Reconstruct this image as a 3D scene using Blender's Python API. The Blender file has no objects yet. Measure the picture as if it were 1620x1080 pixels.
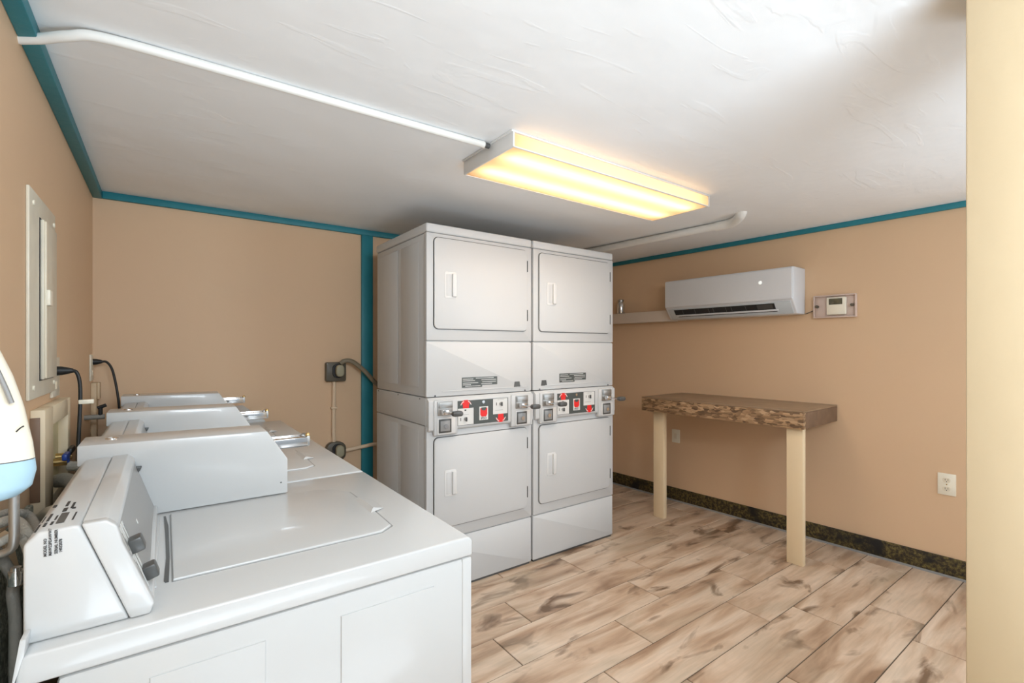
import bpy, bmesh, math, random
from mathutils import Vector, Matrix
random.seed(7)
C = bpy.context.scene.collection
SC = bpy.context.scene

# ------------------------------------------------------------------ camera
YAW = math.radians(36.0748)
cam_d = bpy.data.cameras.new('camera'); cam = bpy.data.objects.new('camera', cam_d); C.objects.link(cam)
cam.location = (0, 0, 1.25); cam.rotation_euler = (math.pi/2, 0, -YAW)
cam_d.sensor_width = 36; cam_d.lens = 757.68/1620*36; cam_d.shift_y = 11/1620
cam_d.clip_start = 0.02
SC.camera = cam
# ------------------------------------------------------------------ world, exposure
w = bpy.data.worlds.new('world'); SC.world = w; w.use_nodes = True
w.node_tree.nodes['Background'].inputs[0].default_value = (0.82, 0.91, 1, 1)
w.node_tree.nodes['Background'].inputs[1].default_value = .5
SC.view_settings.view_transform = 'Standard'; SC.view_settings.look = 'None'
SC.view_settings.gamma = 1; SC.view_settings.exposure = -0.08; SC.view_settings.use_curve_mapping = False

def area(name, loc, size, power, color, rot):
    l = bpy.data.lights.new(name, 'AREA'); l.shape = 'RECTANGLE'; l.size, l.size_y = size
    l.energy = power; l.color = color
    o = bpy.data.objects.new(name, l); o.location = loc; o.rotation_euler = rot; C.objects.link(o); return o
# the fluorescent fixture of the room, just under its lens
area('fixture_light', (1.645, 1.57, 1.968), (1.16, .30), 6.5, (1, .96, .90), (0, 0, 0)).data.spread = math.radians(150)
# fill lamps added unseen behind the camera: high, right, and low aimed up
area('rear_fill_high', (.5, -1.05, 1.9), (1.3, .25), 36, (.82, .92, 1), (math.radians(80), 0, math.radians(-5)))
area('rear_fill_right', (3.2, -.8, 1.3), (.9, 1.0), 33, (.80, .91, 1), (math.radians(90), 0, math.radians(65)))
area('rear_fill_up', (.5, -.8, .12), (1.4, .9), 35, (.74, .88, 1), (math.radians(168), 0, 0)).data.spread = math.radians(125)  # added lamp near the floor, aimed up to brighten the ceiling

# ------------------------------------------------------------------ materials
def mat(name, col, rough=.5, metal=0, bump=None, var=None, spec=.5, coat=0):
    m = bpy.data.materials.new(name); m.use_nodes = True; nt = m.node_tree; b = nt.nodes['Principled BSDF']
    b.inputs['Base Color'].default_value = (*col, 1); b.inputs['Roughness'].default_value = rough
    b.inputs['Metallic'].default_value = metal; b.inputs['Specular IOR Level'].default_value = spec
    b.inputs['Coat Weight'].default_value = coat
    tc = nt.nodes.new('ShaderNodeTexCoord')
    if bump:
        n = nt.nodes.new('ShaderNodeTexNoise'); n.inputs['Scale'].default_value = bump[0]; n.inputs['Detail'].default_value = 6
        nt.links.new(tc.outputs['Object'], n.inputs['Vector'])
        bp = nt.nodes.new('ShaderNodeBump'); bp.inputs['Strength'].default_value = bump[1]; bp.inputs['Distance'].default_value = .01
        nt.links.new(n.outputs[0], bp.inputs['Height']); nt.links.new(bp.outputs[0], b.inputs['Normal'])
    if var:   # (scale, colour 2, low, high)
        n = nt.nodes.new('ShaderNodeTexNoise'); n.inputs['Scale'].default_value = var[0]; n.inputs['Detail'].default_value = 5
        nt.links.new(tc.outputs['Object'], n.inputs['Vector'])
        r = nt.nodes.new('ShaderNodeValToRGB'); r.color_ramp.elements[0].position = var[2]; r.color_ramp.elements[1].position = var[3]
        r.color_ramp.elements[0].color = (*col, 1); r.color_ramp.elements[1].color = (*var[1], 1)
        nt.links.new(n.outputs[0], r.inputs[0]); nt.links.new(r.outputs[0], b.inputs['Base Color'])
    return m
M = {}
M['white'] = mat('white_enamel', (.555, .56, .555), .28, coat=.3)
M['white2'] = mat('white_panel', (.575, .582, .582), .46)
M['plastic'] = mat('white_plastic', (.68, .68, .67), .35)
M['wall'] = mat('tan_paint', (.72, .50, .315), .55, bump=(14, .12), var=(1.1, (.69, .475, .30), .35, .75))
M['cream'] = mat('cream_paint', (.58, .465, .30), .6, bump=(9, .25), var=(3, (.56, .445, .285), .3, .8))
M['teal'] = mat('teal_paint', (.012, .19, .24), .5, bump=(30, .15), var=(6, (.018, .215, .265), .3, .7))
M['pipe'] = mat('white_pipe_paint', (.80, .80, .77), .3, bump=(60, .08))
M['beige'] = mat('beige_paint', (.72, .60, .42), .5, bump=(25, .1))
M['ivory'] = mat('ivory_metal', (.72, .66, .53), .4, var=(12, (.64, .58, .47), .4, .7))
M['ivory2'] = mat('ivory_plastic', (.78, .70, .55), .4)
M['black'] = mat('black_rubber', (.012, .012, .012), .5)
M['dark'] = mat('dark_gap', (.02, .02, .02), .7)
M['greyplastic'] = mat('dark_grey_plastic', (.075, .075, .072), .35)
M['midgrey'] = mat('grey_control_face', (.30, .30, .295), .35)
M['lightgrey'] = mat('light_graphic', (.68, .68, .66), .4)
M['chrome'] = mat('chrome', (.72, .72, .72), .16, 1)
M['steel'] = mat('brushed_steel', (.42, .42, .41), .45, 1)
M['brass'] = mat('brass', (.75, .55, .25), .25, 1)
M['panelgrey'] = mat('charcoal_panel', (.065, .075, .07), .4)
M['red'] = mat('red_print', (.75, .012, .01), .4)
M['ink'] = mat('black_ink', (.03, .03, .03), .5)
M['hose'] = mat('grey_hose', (.28, .27, .24), .45, bump=(120, .3))
M['braid'] = mat('braided_hose', (.42, .40, .35), .4, bump=(180, .5))
M['conduit'] = mat('tan_conduit', (.78, .60, .42), .45)
M['rangebox'] = mat('brown_grey_outlet', (.10, .085, .06), .4)
M['rangeplug'] = mat('olive_plug', (.34, .31, .21), .45)
M['cord'] = mat('dull_tan_cord', (.20, .16, .10), .45)
M['blue'] = mat('blue_handle', (.02, .06, .30), .4)
M['paleblue'] = mat('pale_blue_plastic', (.42, .62, .74), .4)
M['creamplastic'] = mat('cream_plastic', (.86, .80, .66), .35)
M['wood'] = mat('raw_wood', (.66, .50, .32), .6, bump=(30, .2), var=(8, (.58, .42, .26), .4, .7))
M['legwood'] = mat('painted_leg', (.80, .64, .42), .5, bump=(18, .1))
M['grout'] = mat('grout', (.10, .07, .045), .9)
M['tube'] = None
M['lcd'] = mat('lcd_glass', (.10, .09, .055), .2)
M['clear'] = mat('clear_cover', (.66, .52, .45), .25)
M['ductpaint'] = mat('duct_paint', (.66, .55, .45), .45)
M['acwhite'] = mat('ac_white', (.70, .715, .74), .3)
M['acgrey'] = mat('ac_silver', (.55, .60, .63), .35)

def nodes(name):
    m = bpy.data.materials.new(name); m.use_nodes = True; nt = m.node_tree
    return m, nt, nt.nodes['Principled BSDF'], nt.nodes.new
# ceiling: smooth grey white skim coat with trowel marks
m, nt, b, N = nodes('ceiling_plaster')
tc = N('ShaderNodeTexCoord'); mp = N('ShaderNodeMapping'); mp.inputs['Scale'].default_value = (1.2, 5, 1); mp.inputs['Rotation'].default_value = (0, 0, .35)
nt.links.new(tc.outputs['Object'], mp.inputs[0])
n1 = N('ShaderNodeTexNoise'); n1.inputs['Scale'].default_value = 2.2; n1.inputs['Detail'].default_value = 3; n1.inputs['Distortion'].default_value = 1.5
nt.links.new(mp.outputs[0], n1.inputs['Vector'])
r1 = N('ShaderNodeValToRGB'); r1.color_ramp.elements[0].position = .60; r1.color_ramp.elements[1].position = .66
nt.links.new(n1.outputs[0], r1.inputs[0])
bp = N('ShaderNodeBump'); bp.inputs['Strength'].default_value = .14; bp.inputs['Distance'].default_value = .004
nt.links.new(r1.outputs[0], bp.inputs['Height'])
n2 = N('ShaderNodeTexNoise'); n2.inputs['Scale'].default_value = 3; n2.inputs['Detail'].default_value = 3
nt.links.new(tc.outputs['Object'], n2.inputs['Vector'])
bp2 = N('ShaderNodeBump'); bp2.inputs['Strength'].default_value = .5; bp2.inputs['Distance'].default_value = .02
nt.links.new(n2.outputs[0], bp2.inputs['Height']); nt.links.new(bp.outputs[0], bp2.inputs['Normal'])
nt.links.new(bp2.outputs[0], b.inputs['Normal'])
b.inputs['Base Color'].default_value = (.90, .925, .94, 1); b.inputs['Roughness'].default_value = .5
M['ceiling'] = m
# wood-look porcelain tile: per-tile offset comes from a mesh attribute
m, nt, b, N = nodes('wood_look_tile')
at_ = N('ShaderNodeAttribute'); at_.attribute_name = 'tile'
tc = N('ShaderNodeTexCoord')
va = N('ShaderNodeVectorMath'); va.operation = 'ADD'
sc_ = N('ShaderNodeVectorMath'); sc_.operation = 'SCALE'; sc_.inputs['Scale'].default_value = 40
nt.links.new(at_.outputs['Color'], sc_.inputs[0]); nt.links.new(sc_.outputs[0], va.inputs[0]); nt.links.new(tc.outputs['Object'], va.inputs[1])
def stretched(sx, sy, scale, det, dist):
    mp = N('ShaderNodeMapping'); mp.inputs['Scale'].default_value = (sx, sy, 1); nt.links.new(va.outputs[0], mp.inputs[0])
    n = N('ShaderNodeTexNoise'); n.inputs['Scale'].default_value = scale; n.inputs['Detail'].default_value = det; n.inputs['Distortion'].default_value = dist
    nt.links.new(mp.outputs[0], n.inputs['Vector']); return n
def ramp(src, stops):
    r = N('ShaderNodeValToRGB'); e = r.color_ramp.elements
    while len(e) < len(stops): e.new(.5)
    for i, (p, c) in enumerate(stops): e[i].position = p; e[i].color = (*c, 1)
    nt.links.new(src, r.inputs[0]); return r
def mix(f, a, c, mode='MIX'):
    x = N('ShaderNodeMix'); x.data_type = 'RGBA'; x.blend_type = mode
    if isinstance(f, float): x.inputs[0].default_value = f
    else: nt.links.new(f, x.inputs[0])
    nt.links.new(a, x.inputs[6])
    if isinstance(c, tuple): x.inputs[7].default_value = (*c, 1)
    else: nt.links.new(c, x.inputs[7])
    return x.outputs[2]
nA = stretched(1.0, 5.5, 2.0, 4, .7)
base = ramp(nA.outputs[0], [(.28, (.30, .185, .115)), (.42, (.47, .325, .22)), (.56, (.60, .455, .335)), (.75, (.68, .55, .43))])
nB = stretched(1.7, 4.6, 2.0, 4, .7)          # dark knots and smoky streaks
kn = ramp(nB.outputs[0], [(.575, (0, 0, 0)), (.69, (1, 1, 1))])
col = mix(kn.outputs[0], base.outputs[0], (.16, .095, .055))
nC = stretched(1.3, 3, 1.6, 3, .8)
gr = ramp(nC.outputs[0], [(.52, (0, 0, 0)), (.72, (.45, .45, .45))])
col = mix(gr.outputs[0], col, (.40, .33, .24))
nD = stretched(2.0, 30, 3.0, 6, .4)            # fine grain
fg = ramp(nD.outputs[0], [(.35, (.93, .925, .92)), (.65, (1.05, 1.04, 1.035))])
col = mix(1.0, col, fg.outputs[0], 'MULTIPLY')
nt.links.new(col, b.inputs['Base Color']); b.inputs['Roughness'].default_value = .38
M['tile'] = m
# oriented strand board
m, nt, b, N = nodes('strand_board')
tc = N('ShaderNodeTexCoord')
def osb(seed, rot, sc):
    mp = N('ShaderNodeMapping'); mp.inputs['Location'].default_value = (seed, seed*.7, seed*.3); mp.inputs['Rotation'].default_value = (.2, rot, .1); mp.inputs['Scale'].default_value = sc
    nt.links.new(tc.outputs['Object'], mp.inputs[0])
    v = N('ShaderNodeTexVoronoi'); v.inputs['Scale'].default_value = 42; nt.links.new(mp.outputs[0], v.inputs['Vector']); return v
v1 = osb(1, .5, (.7, 1.5, 2.0)); v2 = osb(4, -.75, (.7, 1.5, 2.2))
s1 = N('ShaderNodeSeparateColor'); nt.links.new(v1.outputs['Color'], s1.inputs[0])
s2 = N('ShaderNodeSeparateColor'); nt.links.new(v2.outputs['Color'], s2.inputs[0])
ra = ramp(s1.outputs[0], [(0, (.13, .075, .035)), (.45, (.26, .15, .075)), (1, (.48, .30, .16))])
rb = ramp(s2.outputs[1], [(0, (.10, .055, .028)), (.5, (.28, .17, .085)), (1, (.50, .33, .19))])
gt = N('ShaderNodeMath'); gt.operation = 'GREATER_THAN'; gt.inputs[1].default_value = .5; nt.links.new(s2.outputs[0], gt.inputs[0])
nt.links.new(mix(gt.outputs[0], ra.outputs[0], rb.outputs[0]), b.inputs['Base Color'])
bp = N('ShaderNodeBump'); bp.inputs['Strength'].default_value = .4; bp.inputs['Distance'].default_value = .002
nt.links.new(s1.outputs[0], bp.inputs['Height']); nt.links.new(bp.outputs[0], b.inputs['Normal']); b.inputs['Roughness'].default_value = .6
M['osb'] = m
M['osbtop'] = mat('varnished_board', (.29, .195, .12), .35, var=(9, (.24, .155, .09), .35, .7))
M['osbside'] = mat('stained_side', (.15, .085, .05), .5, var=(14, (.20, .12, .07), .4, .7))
# mottled dark base strip / speckled mat
def speckle(name, cols, scale):
    global m, nt, b, N
    m, nt, b, N = nodes(name); tc = N('ShaderNodeTexCoord')
    n = N('ShaderNodeTexNoise'); n.inputs['Scale'].default_value = scale; n.inputs['Detail'].default_value = 8; n.inputs['Roughness'].default_value = .8
    nt.links.new(tc.outputs['Object'], n.inputs['Vector'])
    n3 = N('ShaderNodeTexNoise'); n3.inputs['Scale'].default_value = scale/9; nt.links.new(tc.outputs['Object'], n3.inputs['Vector'])
    r = ramp(n.outputs[0], [(.38, cols[0]), (.48, cols[1]), (.60, cols[2])])
    r3 = ramp(n3.outputs[0], [(.52, (0, 0, 0)), (.66, (1, 1, 1))])
    nt.links.new(mix(r3.outputs[0], r.outputs[0], cols[0], 'MIX'), b.inputs['Base Color'])
    bp = N('ShaderNodeBump'); bp.inputs['Strength'].default_value = .8; bp.inputs['Distance'].default_value = .004
    nt.links.new(n.outputs[0], bp.inputs['Height']); nt.links.new(bp.outputs[0], b.inputs['Normal']); b.inputs['Roughness'].default_value = .7
    return m
M['base'] = speckle('mottled_base', ((.008, .007, .005), (.045, .028, .008), (.17, .13, .035)), 60)
M['batt'] = speckle('speckled_mat', ((.13, .15, .115), (.24, .26, .21), (.55, .57, .50)), 90)
# lamp materials
m, nt, b, N = nodes('lamp_tube'); b.inputs['Base Color'].default_value = (.9, .9, .9, 1)
b.inputs['Emission Color'].default_value = (1, .82, .60, 1); b.inputs['Emission Strength'].default_value = 10; M['tube'] = m
m, nt, b, N = nodes('prismatic_lens')
tr = N('ShaderNodeBsdfTranslucent'); tr.inputs[0].default_value = (1, .76, .50, 1)
df = N('ShaderNodeBsdfDiffuse'); df.inputs[0].default_value = (.85, .62, .42, 1)
ms = N('ShaderNodeMixShader'); ms.inputs[0].default_value = .30
nt.links.new(tr.outputs[0], ms.inputs[1]); nt.links.new(df.outputs[0], ms.inputs[2])
nt.links.new(ms.outputs[0], nt.nodes['Material Output'].inputs[0]); M['lens'] = m
M['led'] = mat('indicator_lamp', (1, 1, 1), .3)
M['led'].node_tree.nodes['Principled BSDF'].inputs['Emission Color'].default_value = (.9, 1, .95, 1)
M['led'].node_tree.nodes['Principled BSDF'].inputs['Emission Strength'].default_value = .6

# ------------------------------------------------------------------ helpers
def nb(): return bmesh.new()
def box(bm, x0, y0, z0, x1, y1, z1, bev=0, seg=2):
    vs = [bm.verts.new(p) for p in ((x0,y0,z0),(x1,y0,z0),(x1,y1,z0),(x0,y1,z0),(x0,y0,z1),(x1,y0,z1),(x1,y1,z1),(x0,y1,z1))]
    fs = [bm.faces.new([vs[i] for i in f]) for f in ((0,3,2,1),(4,5,6,7),(0,1,5,4),(1,2,6,5),(2,3,7,6),(3,0,4,7))]
    if bev:
        es = list({e for f in fs for e in f.edges})
        bmesh.ops.bevel(bm, geom=es, offset=bev, segments=seg, affect='EDGES', profile=.5)
def prism(bm, pts, a, b_, axis='y', bev=0, seg=2, cap_only=False):
    """extrude a 2D outline: axis y -> pts are (x,z); axis z -> (x,y); axis x -> (y,z)"""
    def P(p, t): return (p[0], t, p[1]) if axis == 'y' else ((p[0], p[1], t) if axis == 'z' else (t, p[0], p[1]))
    v0 = [bm.verts.new(P(p, a)) for p in pts]; v1 = [bm.verts.new(P(p, b_)) for p in pts]
    n = len(pts); fs = [bm.faces.new(v0), bm.faces.new(list(reversed(v1)))]
    for i in range(n): fs.append(bm.faces.new((v0[i], v1[i], v1[(i+1) % n], v0[(i+1) % n])))
    bmesh.ops.recalc_face_normals(bm, faces=fs)
    if bev:
        es = [e for e in {e for f in fs for e in f.edges} if (not cap_only) or (e in fs[0].edges or e in fs[1].edges)]
        bmesh.ops.bevel(bm, geom=es, offset=bev, segments=seg, affect='EDGES', profile=.5)
def rrect(x0, z0, x1, z1, r, n=5):
    out = []
    for cx, cz, a0 in ((x1-r, z1-r, 0), (x0+r, z1-r, 90), (x0+r, z0+r, 180), (x1-r, z0+r, 270)):
        for i in range(n+1):
            a = math.radians(a0 + 90*i/n); out.append((cx+r*math.cos(a), cz+r*math.sin(a)))
    return out
def smooth(pts, k=6):
    P = [Vector(p) for p in pts]
    if len(P) < 3: return P
    P = [P[0]*2-P[1]] + P + [P[-1]*2-P[-2]]; out = []
    for i in range(1, len(P)-2):
        p0, p1, p2, p3 = P[i-1:i+3]
        for j in range(k):
            t = j/k; out.append(.5*((2*p1)+(p2-p0)*t+(2*p0-5*p1+4*p2-p3)*t*t+(3*p1-p0-3*p2+p3)*t**3))
    out.append(P[-2]); return out
def tube(bm, pts, r, seg=12, k=6, cap=True, flat=1.0):
    P = smooth(pts, k) if k else [Vector(p) for p in pts]
    t = (P[1]-P[0]).normalized(); up = Vector((0,0,1)) if abs(t.z) < .9 else Vector((1,0,0))
    nrm = (up - t*up.dot(t)).normalized(); rings = []
    for i, p in enumerate(P):
        tt = (P[min(i+1, len(P)-1)]-P[max(i-1, 0)]).normalized()
        nrm = (nrm - tt*nrm.dot(tt)).normalized(); bn = tt.cross(nrm)
        rr = r[i] if isinstance(r, list) else r
        rings.append([bm.verts.new(p + (nrm*math.cos(a)*flat + bn*math.sin(a))*rr) for a in (2*math.pi*j/seg for j in range(seg))])
    for a, b_ in zip(rings, rings[1:]):
        for j in range(seg): bm.faces.new((a[j], a[(j+1) % seg], b_[(j+1) % seg], b_[j]))
    if cap: bm.faces.new(list(reversed(rings[0]))); bm.faces.new(rings[-1])
def cyl(bm, p0, p1, r, seg=20, r2=None):
    tube(bm, [p0, p1], [r, r if r2 is None else r2], seg, 0)
def lathe(bm, prof, c=(0,0,0), seg=28):
    rings = [[bm.verts.new((c[0]+r*math.cos(2*math.pi*j/seg), c[1]+r*math.sin(2*math.pi*j/seg), c[2]+z)) for j in range(seg)] for r, z in prof]
    for a, b_ in zip(rings, rings[1:]):
        for j in range(seg): bm.faces.new((a[j], a[(j+1) % seg], b_[(j+1) % seg], b_[j]))
    bm.faces.new(list(reversed(rings[0]))); bm.faces.new(rings[-1])
def obj(name, bm, m, parent=None, label=None, loc=None, rot=None):
    me = bpy.data.meshes.new(name); bmesh.ops.recalc_face_normals(bm, faces=bm.faces[:]); bm.to_mesh(me); bm.free()
    for p in me.polygons: p.use_smooth = True
    me.set_sharp_from_angle(angle=math.radians(38))
    me.materials.append(M[m] if isinstance(m, str) else m)
    o = bpy.data.objects.new(name, me); C.objects.link(o)
    if parent: o.parent = parent
    if label: o['label'] = label
    if loc: o.location = loc
    if rot: o.rotation_euler = rot
    return o
def thing(name, label, cat, loc=(0,0,0), rz=0, group=None):
    o = bpy.data.objects.new(name, None); C.objects.link(o); o.empty_display_size = .1
    o.location = loc; o.rotation_euler = (0, 0, rz); o['label'] = label; o['category'] = cat
    if group: o['group'] = group
    return o
def tag(o, label, cat, group=None):
    o['label'] = label; o['category'] = cat
    if group: o['group'] = group
    return o
def struct(name, bm, m, loc=None, rz=0, parent=None):
    o = obj(name, bm, m, parent)
    if loc: o.location = loc; o.rotation_euler = (0, 0, rz)
    if not parent: o['kind'] = 'structure'
    return o
def text(name, s, size, m, parent, loc, xdir, ydir, label=None, align='LEFT'):
    """flat printed lettering whose baseline runs along xdir"""
    cu = bpy.data.curves.new(name, 'FONT'); cu.body = s; cu.size = size; cu.align_x = align; cu.resolution_u = 2
    cu.offset = size*.012; cu.extrude = .0003
    t = bpy.data.objects.new(name+'_src', cu); C.objects.link(t)
    dg = bpy.context.evaluated_depsgraph_get(); me = bpy.data.meshes.new_from_object(t.evaluated_get(dg))
    bpy.data.objects.remove(t); bpy.data.curves.remove(cu)
    me.materials.clear(); me.materials.append(M[m])
    o = bpy.data.objects.new(name, me); C.objects.link(o); o.parent = parent
    x = Vector(xdir).normalized(); y = Vector(ydir).normalized(); z = x.cross(y)
    mm = Matrix((x, y, z)).transposed().to_4x4(); mm.translation = Vector(loc); o.matrix_local = mm
    if label: o['label'] = label
    return o
def copy_tree(o, parent=None):
    c = o.copy(); C.objects.link(c)
    if parent: c.parent = parent
    for ch in list(o.children): copy_tree(ch, c)
    return c

# ------------------------------------------------------------------ room
ZC = 2.04; XL = -.285; YB = 3.17
TA = math.atan2(-1, .0441)            # direction of the right wall, towards the camera
P0 = Vector((3.376, 3.016, 0)); TD = Vector((math.cos(TA), math.sin(TA), 0)); ND = Vector((TD.y, -TD.x, 0))
def W(t, o=0, z=0): return P0 + TD*t + ND*o + Vector((0, 0, z))
# floor: grout bed and the tiles laid in one mesh
bm = nb(); box(bm, -.6, -3, -.06, 4.0, 3.6, -.003); fl = struct('floor', bm, 'grout')
bm = nb(); cl = bm.loops.layers.float_color.new('tile')
PIT, LEN, G = .2133, .868, .0022
offs = {0: .862, 1: .186, 2: .734, 3: .511, 4: .812, 5: .280, 6: .494, 7: .177}
for r in range(-16, 15):
    y0 = .437 + r*PIT; off = offs.get(r, random.random()*LEN)
    x = off - 2*LEN
    while x < 3.9:
        rnd = (random.random(), random.random(), random.random(), 1)
        x0, x1, ya, yb = x+G, x+LEN-G, y0+G, y0+PIT-G
        e = .0012
        lo = [bm.verts.new(p) for p in ((x0,ya,-.003),(x1,ya,-.003),(x1,yb,-.003),(x0,yb,-.003))]
        hi = [bm.verts.new(p) for p in ((x0+e,ya+e,0),(x1-e,ya+e,0),(x1-e,yb-e,0),(x0+e,yb-e,0))]
        fs = [bm.faces.new(hi)] + [bm.faces.new((lo[i], lo[(i+1)%4], hi[(i+1)%4], hi[i])) for i in range(4)]
        for f in fs:
            for l in f.loops: l[cl] = rnd
        x += LEN
tl = obj('tile_surface', bm, 'tile', fl)
bm = nb(); box(bm, -.6, -1.0, ZC, 4.2, 3.6, ZC+.1); struct('ceiling', bm, 'ceiling')
bm = nb(); box(bm, XL-.12, -1.0, 0, XL, YB+.12, ZC); struct('wall_left', bm, 'wall')
bm = nb(); box(bm, XL, YB, 0, 3.6, YB+.12, ZC); struct('wall_back', bm, 'wall')
bm = nb(); box(bm, -.3, 0, 0, 4.0, .12, ZC); struct('wall_right', bm, 'wall', P0, TA)
bm = nb(); box(bm, 1.351, .06, 0, 1.62, .25, ZC, .004); struct('wall_front', bm, 'cream')
bm = nb(); box(bm, -.187, -.012, 0, 4.0, 0, .108, .003); struct('baseboard_right', bm, 'base', P0, TA)
bm = nb(); box(bm, 2.46, YB-.012, 0, 3.34, YB, .108, .003); struct('baseboard_back', bm, 'base')
bm = nb(); box(bm, -.15, -.016, 0, 4.0, -.012, .012); struct('trim_5', bm, M['midgrey'], P0, TA)
bm = nb(); box(bm, XL, -.99, ZC-.036, XL+.038, YB, ZC, .003); struct('trim_1', bm, 'teal')
bm = nb(); box(bm, XL+.038, YB-.02, ZC-.036, 3.36, YB, ZC, .003); struct('trim_2', bm, 'teal')
bm = nb(); box(bm, -.14, -.02, ZC-.032, 4.0, 0, ZC, .003); struct('trim_3', bm, 'teal', P0, TA)
bm = nb(); box(bm, 1.064, YB-.02, 0, 1.14, YB, ZC-.036, .003); struct('trim_4', bm, 'teal')

# ------------------------------------------------------------------ ceiling pipes
bm = nb(); tube(bm, [(XL, 1.655, 2.006), (-.24, 1.625, 2.008), (-.185, 1.585, 2.014), (-.12, 1.566, 2.024), (.1, 1.56, 2.027), (.5, 1.552, 2.027), (.99, 1.54, 2.027)], .0125, 14)
t = thing('ceiling_pipe', 'thin white pipe running from the left wall along the ceiling to the light fixture', 'pipe', (0,0,0))
obj('pipe', bm, 'pipe', t)
bm = nb(); cyl(bm, (.99, 1.54, 2.027), (1.012, 1.539, 2.026), .0095); obj('end_fitting', bm, 'greyplastic', t, 'dark open pipe end')
bm = nb(); tube(bm, [(2.66, YB, 2.012), (2.72, 2.6, 2.012), (2.762, 2.1, 2.012), (2.797, 1.66, 2.012)], .024, 16)
t = thing('drain_pipe', 'thick white painted pipe with an elbow on the ceiling above the wall-mounted air conditioner', 'pipe')
obj('pipe', bm, 'pipe', t)
bm = nb(); tube(bm, [(2.797, 1.67, 2.012), (2.80, 1.60, 2.012), (2.785, 1.55, 2.014), (2.755, 1.505, 2.022), (2.725, 1.47, 2.036), (2.715, 1.455, 2.075)], .029, 16); obj('elbow', bm, 'pipe', t)

# ------------------------------------------------------------------ fluorescent fixture
t = thing('ceiling_light', 'long rectangular fluorescent ceiling fixture glowing warm yellow behind its lens', 'ceiling light', (1.645, 1.568, ZC))
hx, hy = .62, .172
bm = nb(); box(bm, -hx-.012, -hy-.004, -.008, hx+.012, hy+.004, 0, .002); obj('mounting_plate', bm, 'plastic', t)
bm = nb(); box(bm, -hx+.01, -.05, -.020, hx-.01, .05, -.008, .003); obj('ballast_cover', bm, 'plastic', t)
for y in (-.085, .085):
    bm = nb(); cyl(bm, (-.585, y, -.026), (.585, y, -.026), .0125, 16); obj('lamp_tube', bm, 'tube', t)
bm = nb()   # wraparound lens: open tray
def quad(bm, *p): bm.faces.new([bm.verts.new(q) for q in p])
z0, z1 = -.060, -.010
quad(bm, (-hx,-hy,z0), (-hx,hy,z0), (hx,hy,z0), (hx,-hy,z0))
quad(bm, (-hx,-hy,z1), (-hx,-hy,z0), (hx,-hy,z0), (hx,-hy,z1))
quad(bm, (-hx,hy,z1), (hx,hy,z1), (hx,hy,z0), (-hx,hy,z0))
bmesh.ops.remove_doubles(bm, verts=bm.verts[:], dist=1e-4)
lens = obj('lens', bm, 'lens', t, 'peach tinted translucent lens')
for s in (-1, 1):
    bm = nb(); box(bm, s*(hx+.002)-.004, -hy-.004, -.062, s*(hx+.002)+.004, hy+.004, -.008, .0015); obj('end_cap', bm, 'plastic', t)
bm = nb(); box(bm, -hx, hy-.001, -.063, hx, hy+.004, -.058); box(bm, -hx, -hy-.004, -.063, hx, -hy+.001, -.058); obj('lens_edge', bm, 'plastic', t)

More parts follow.
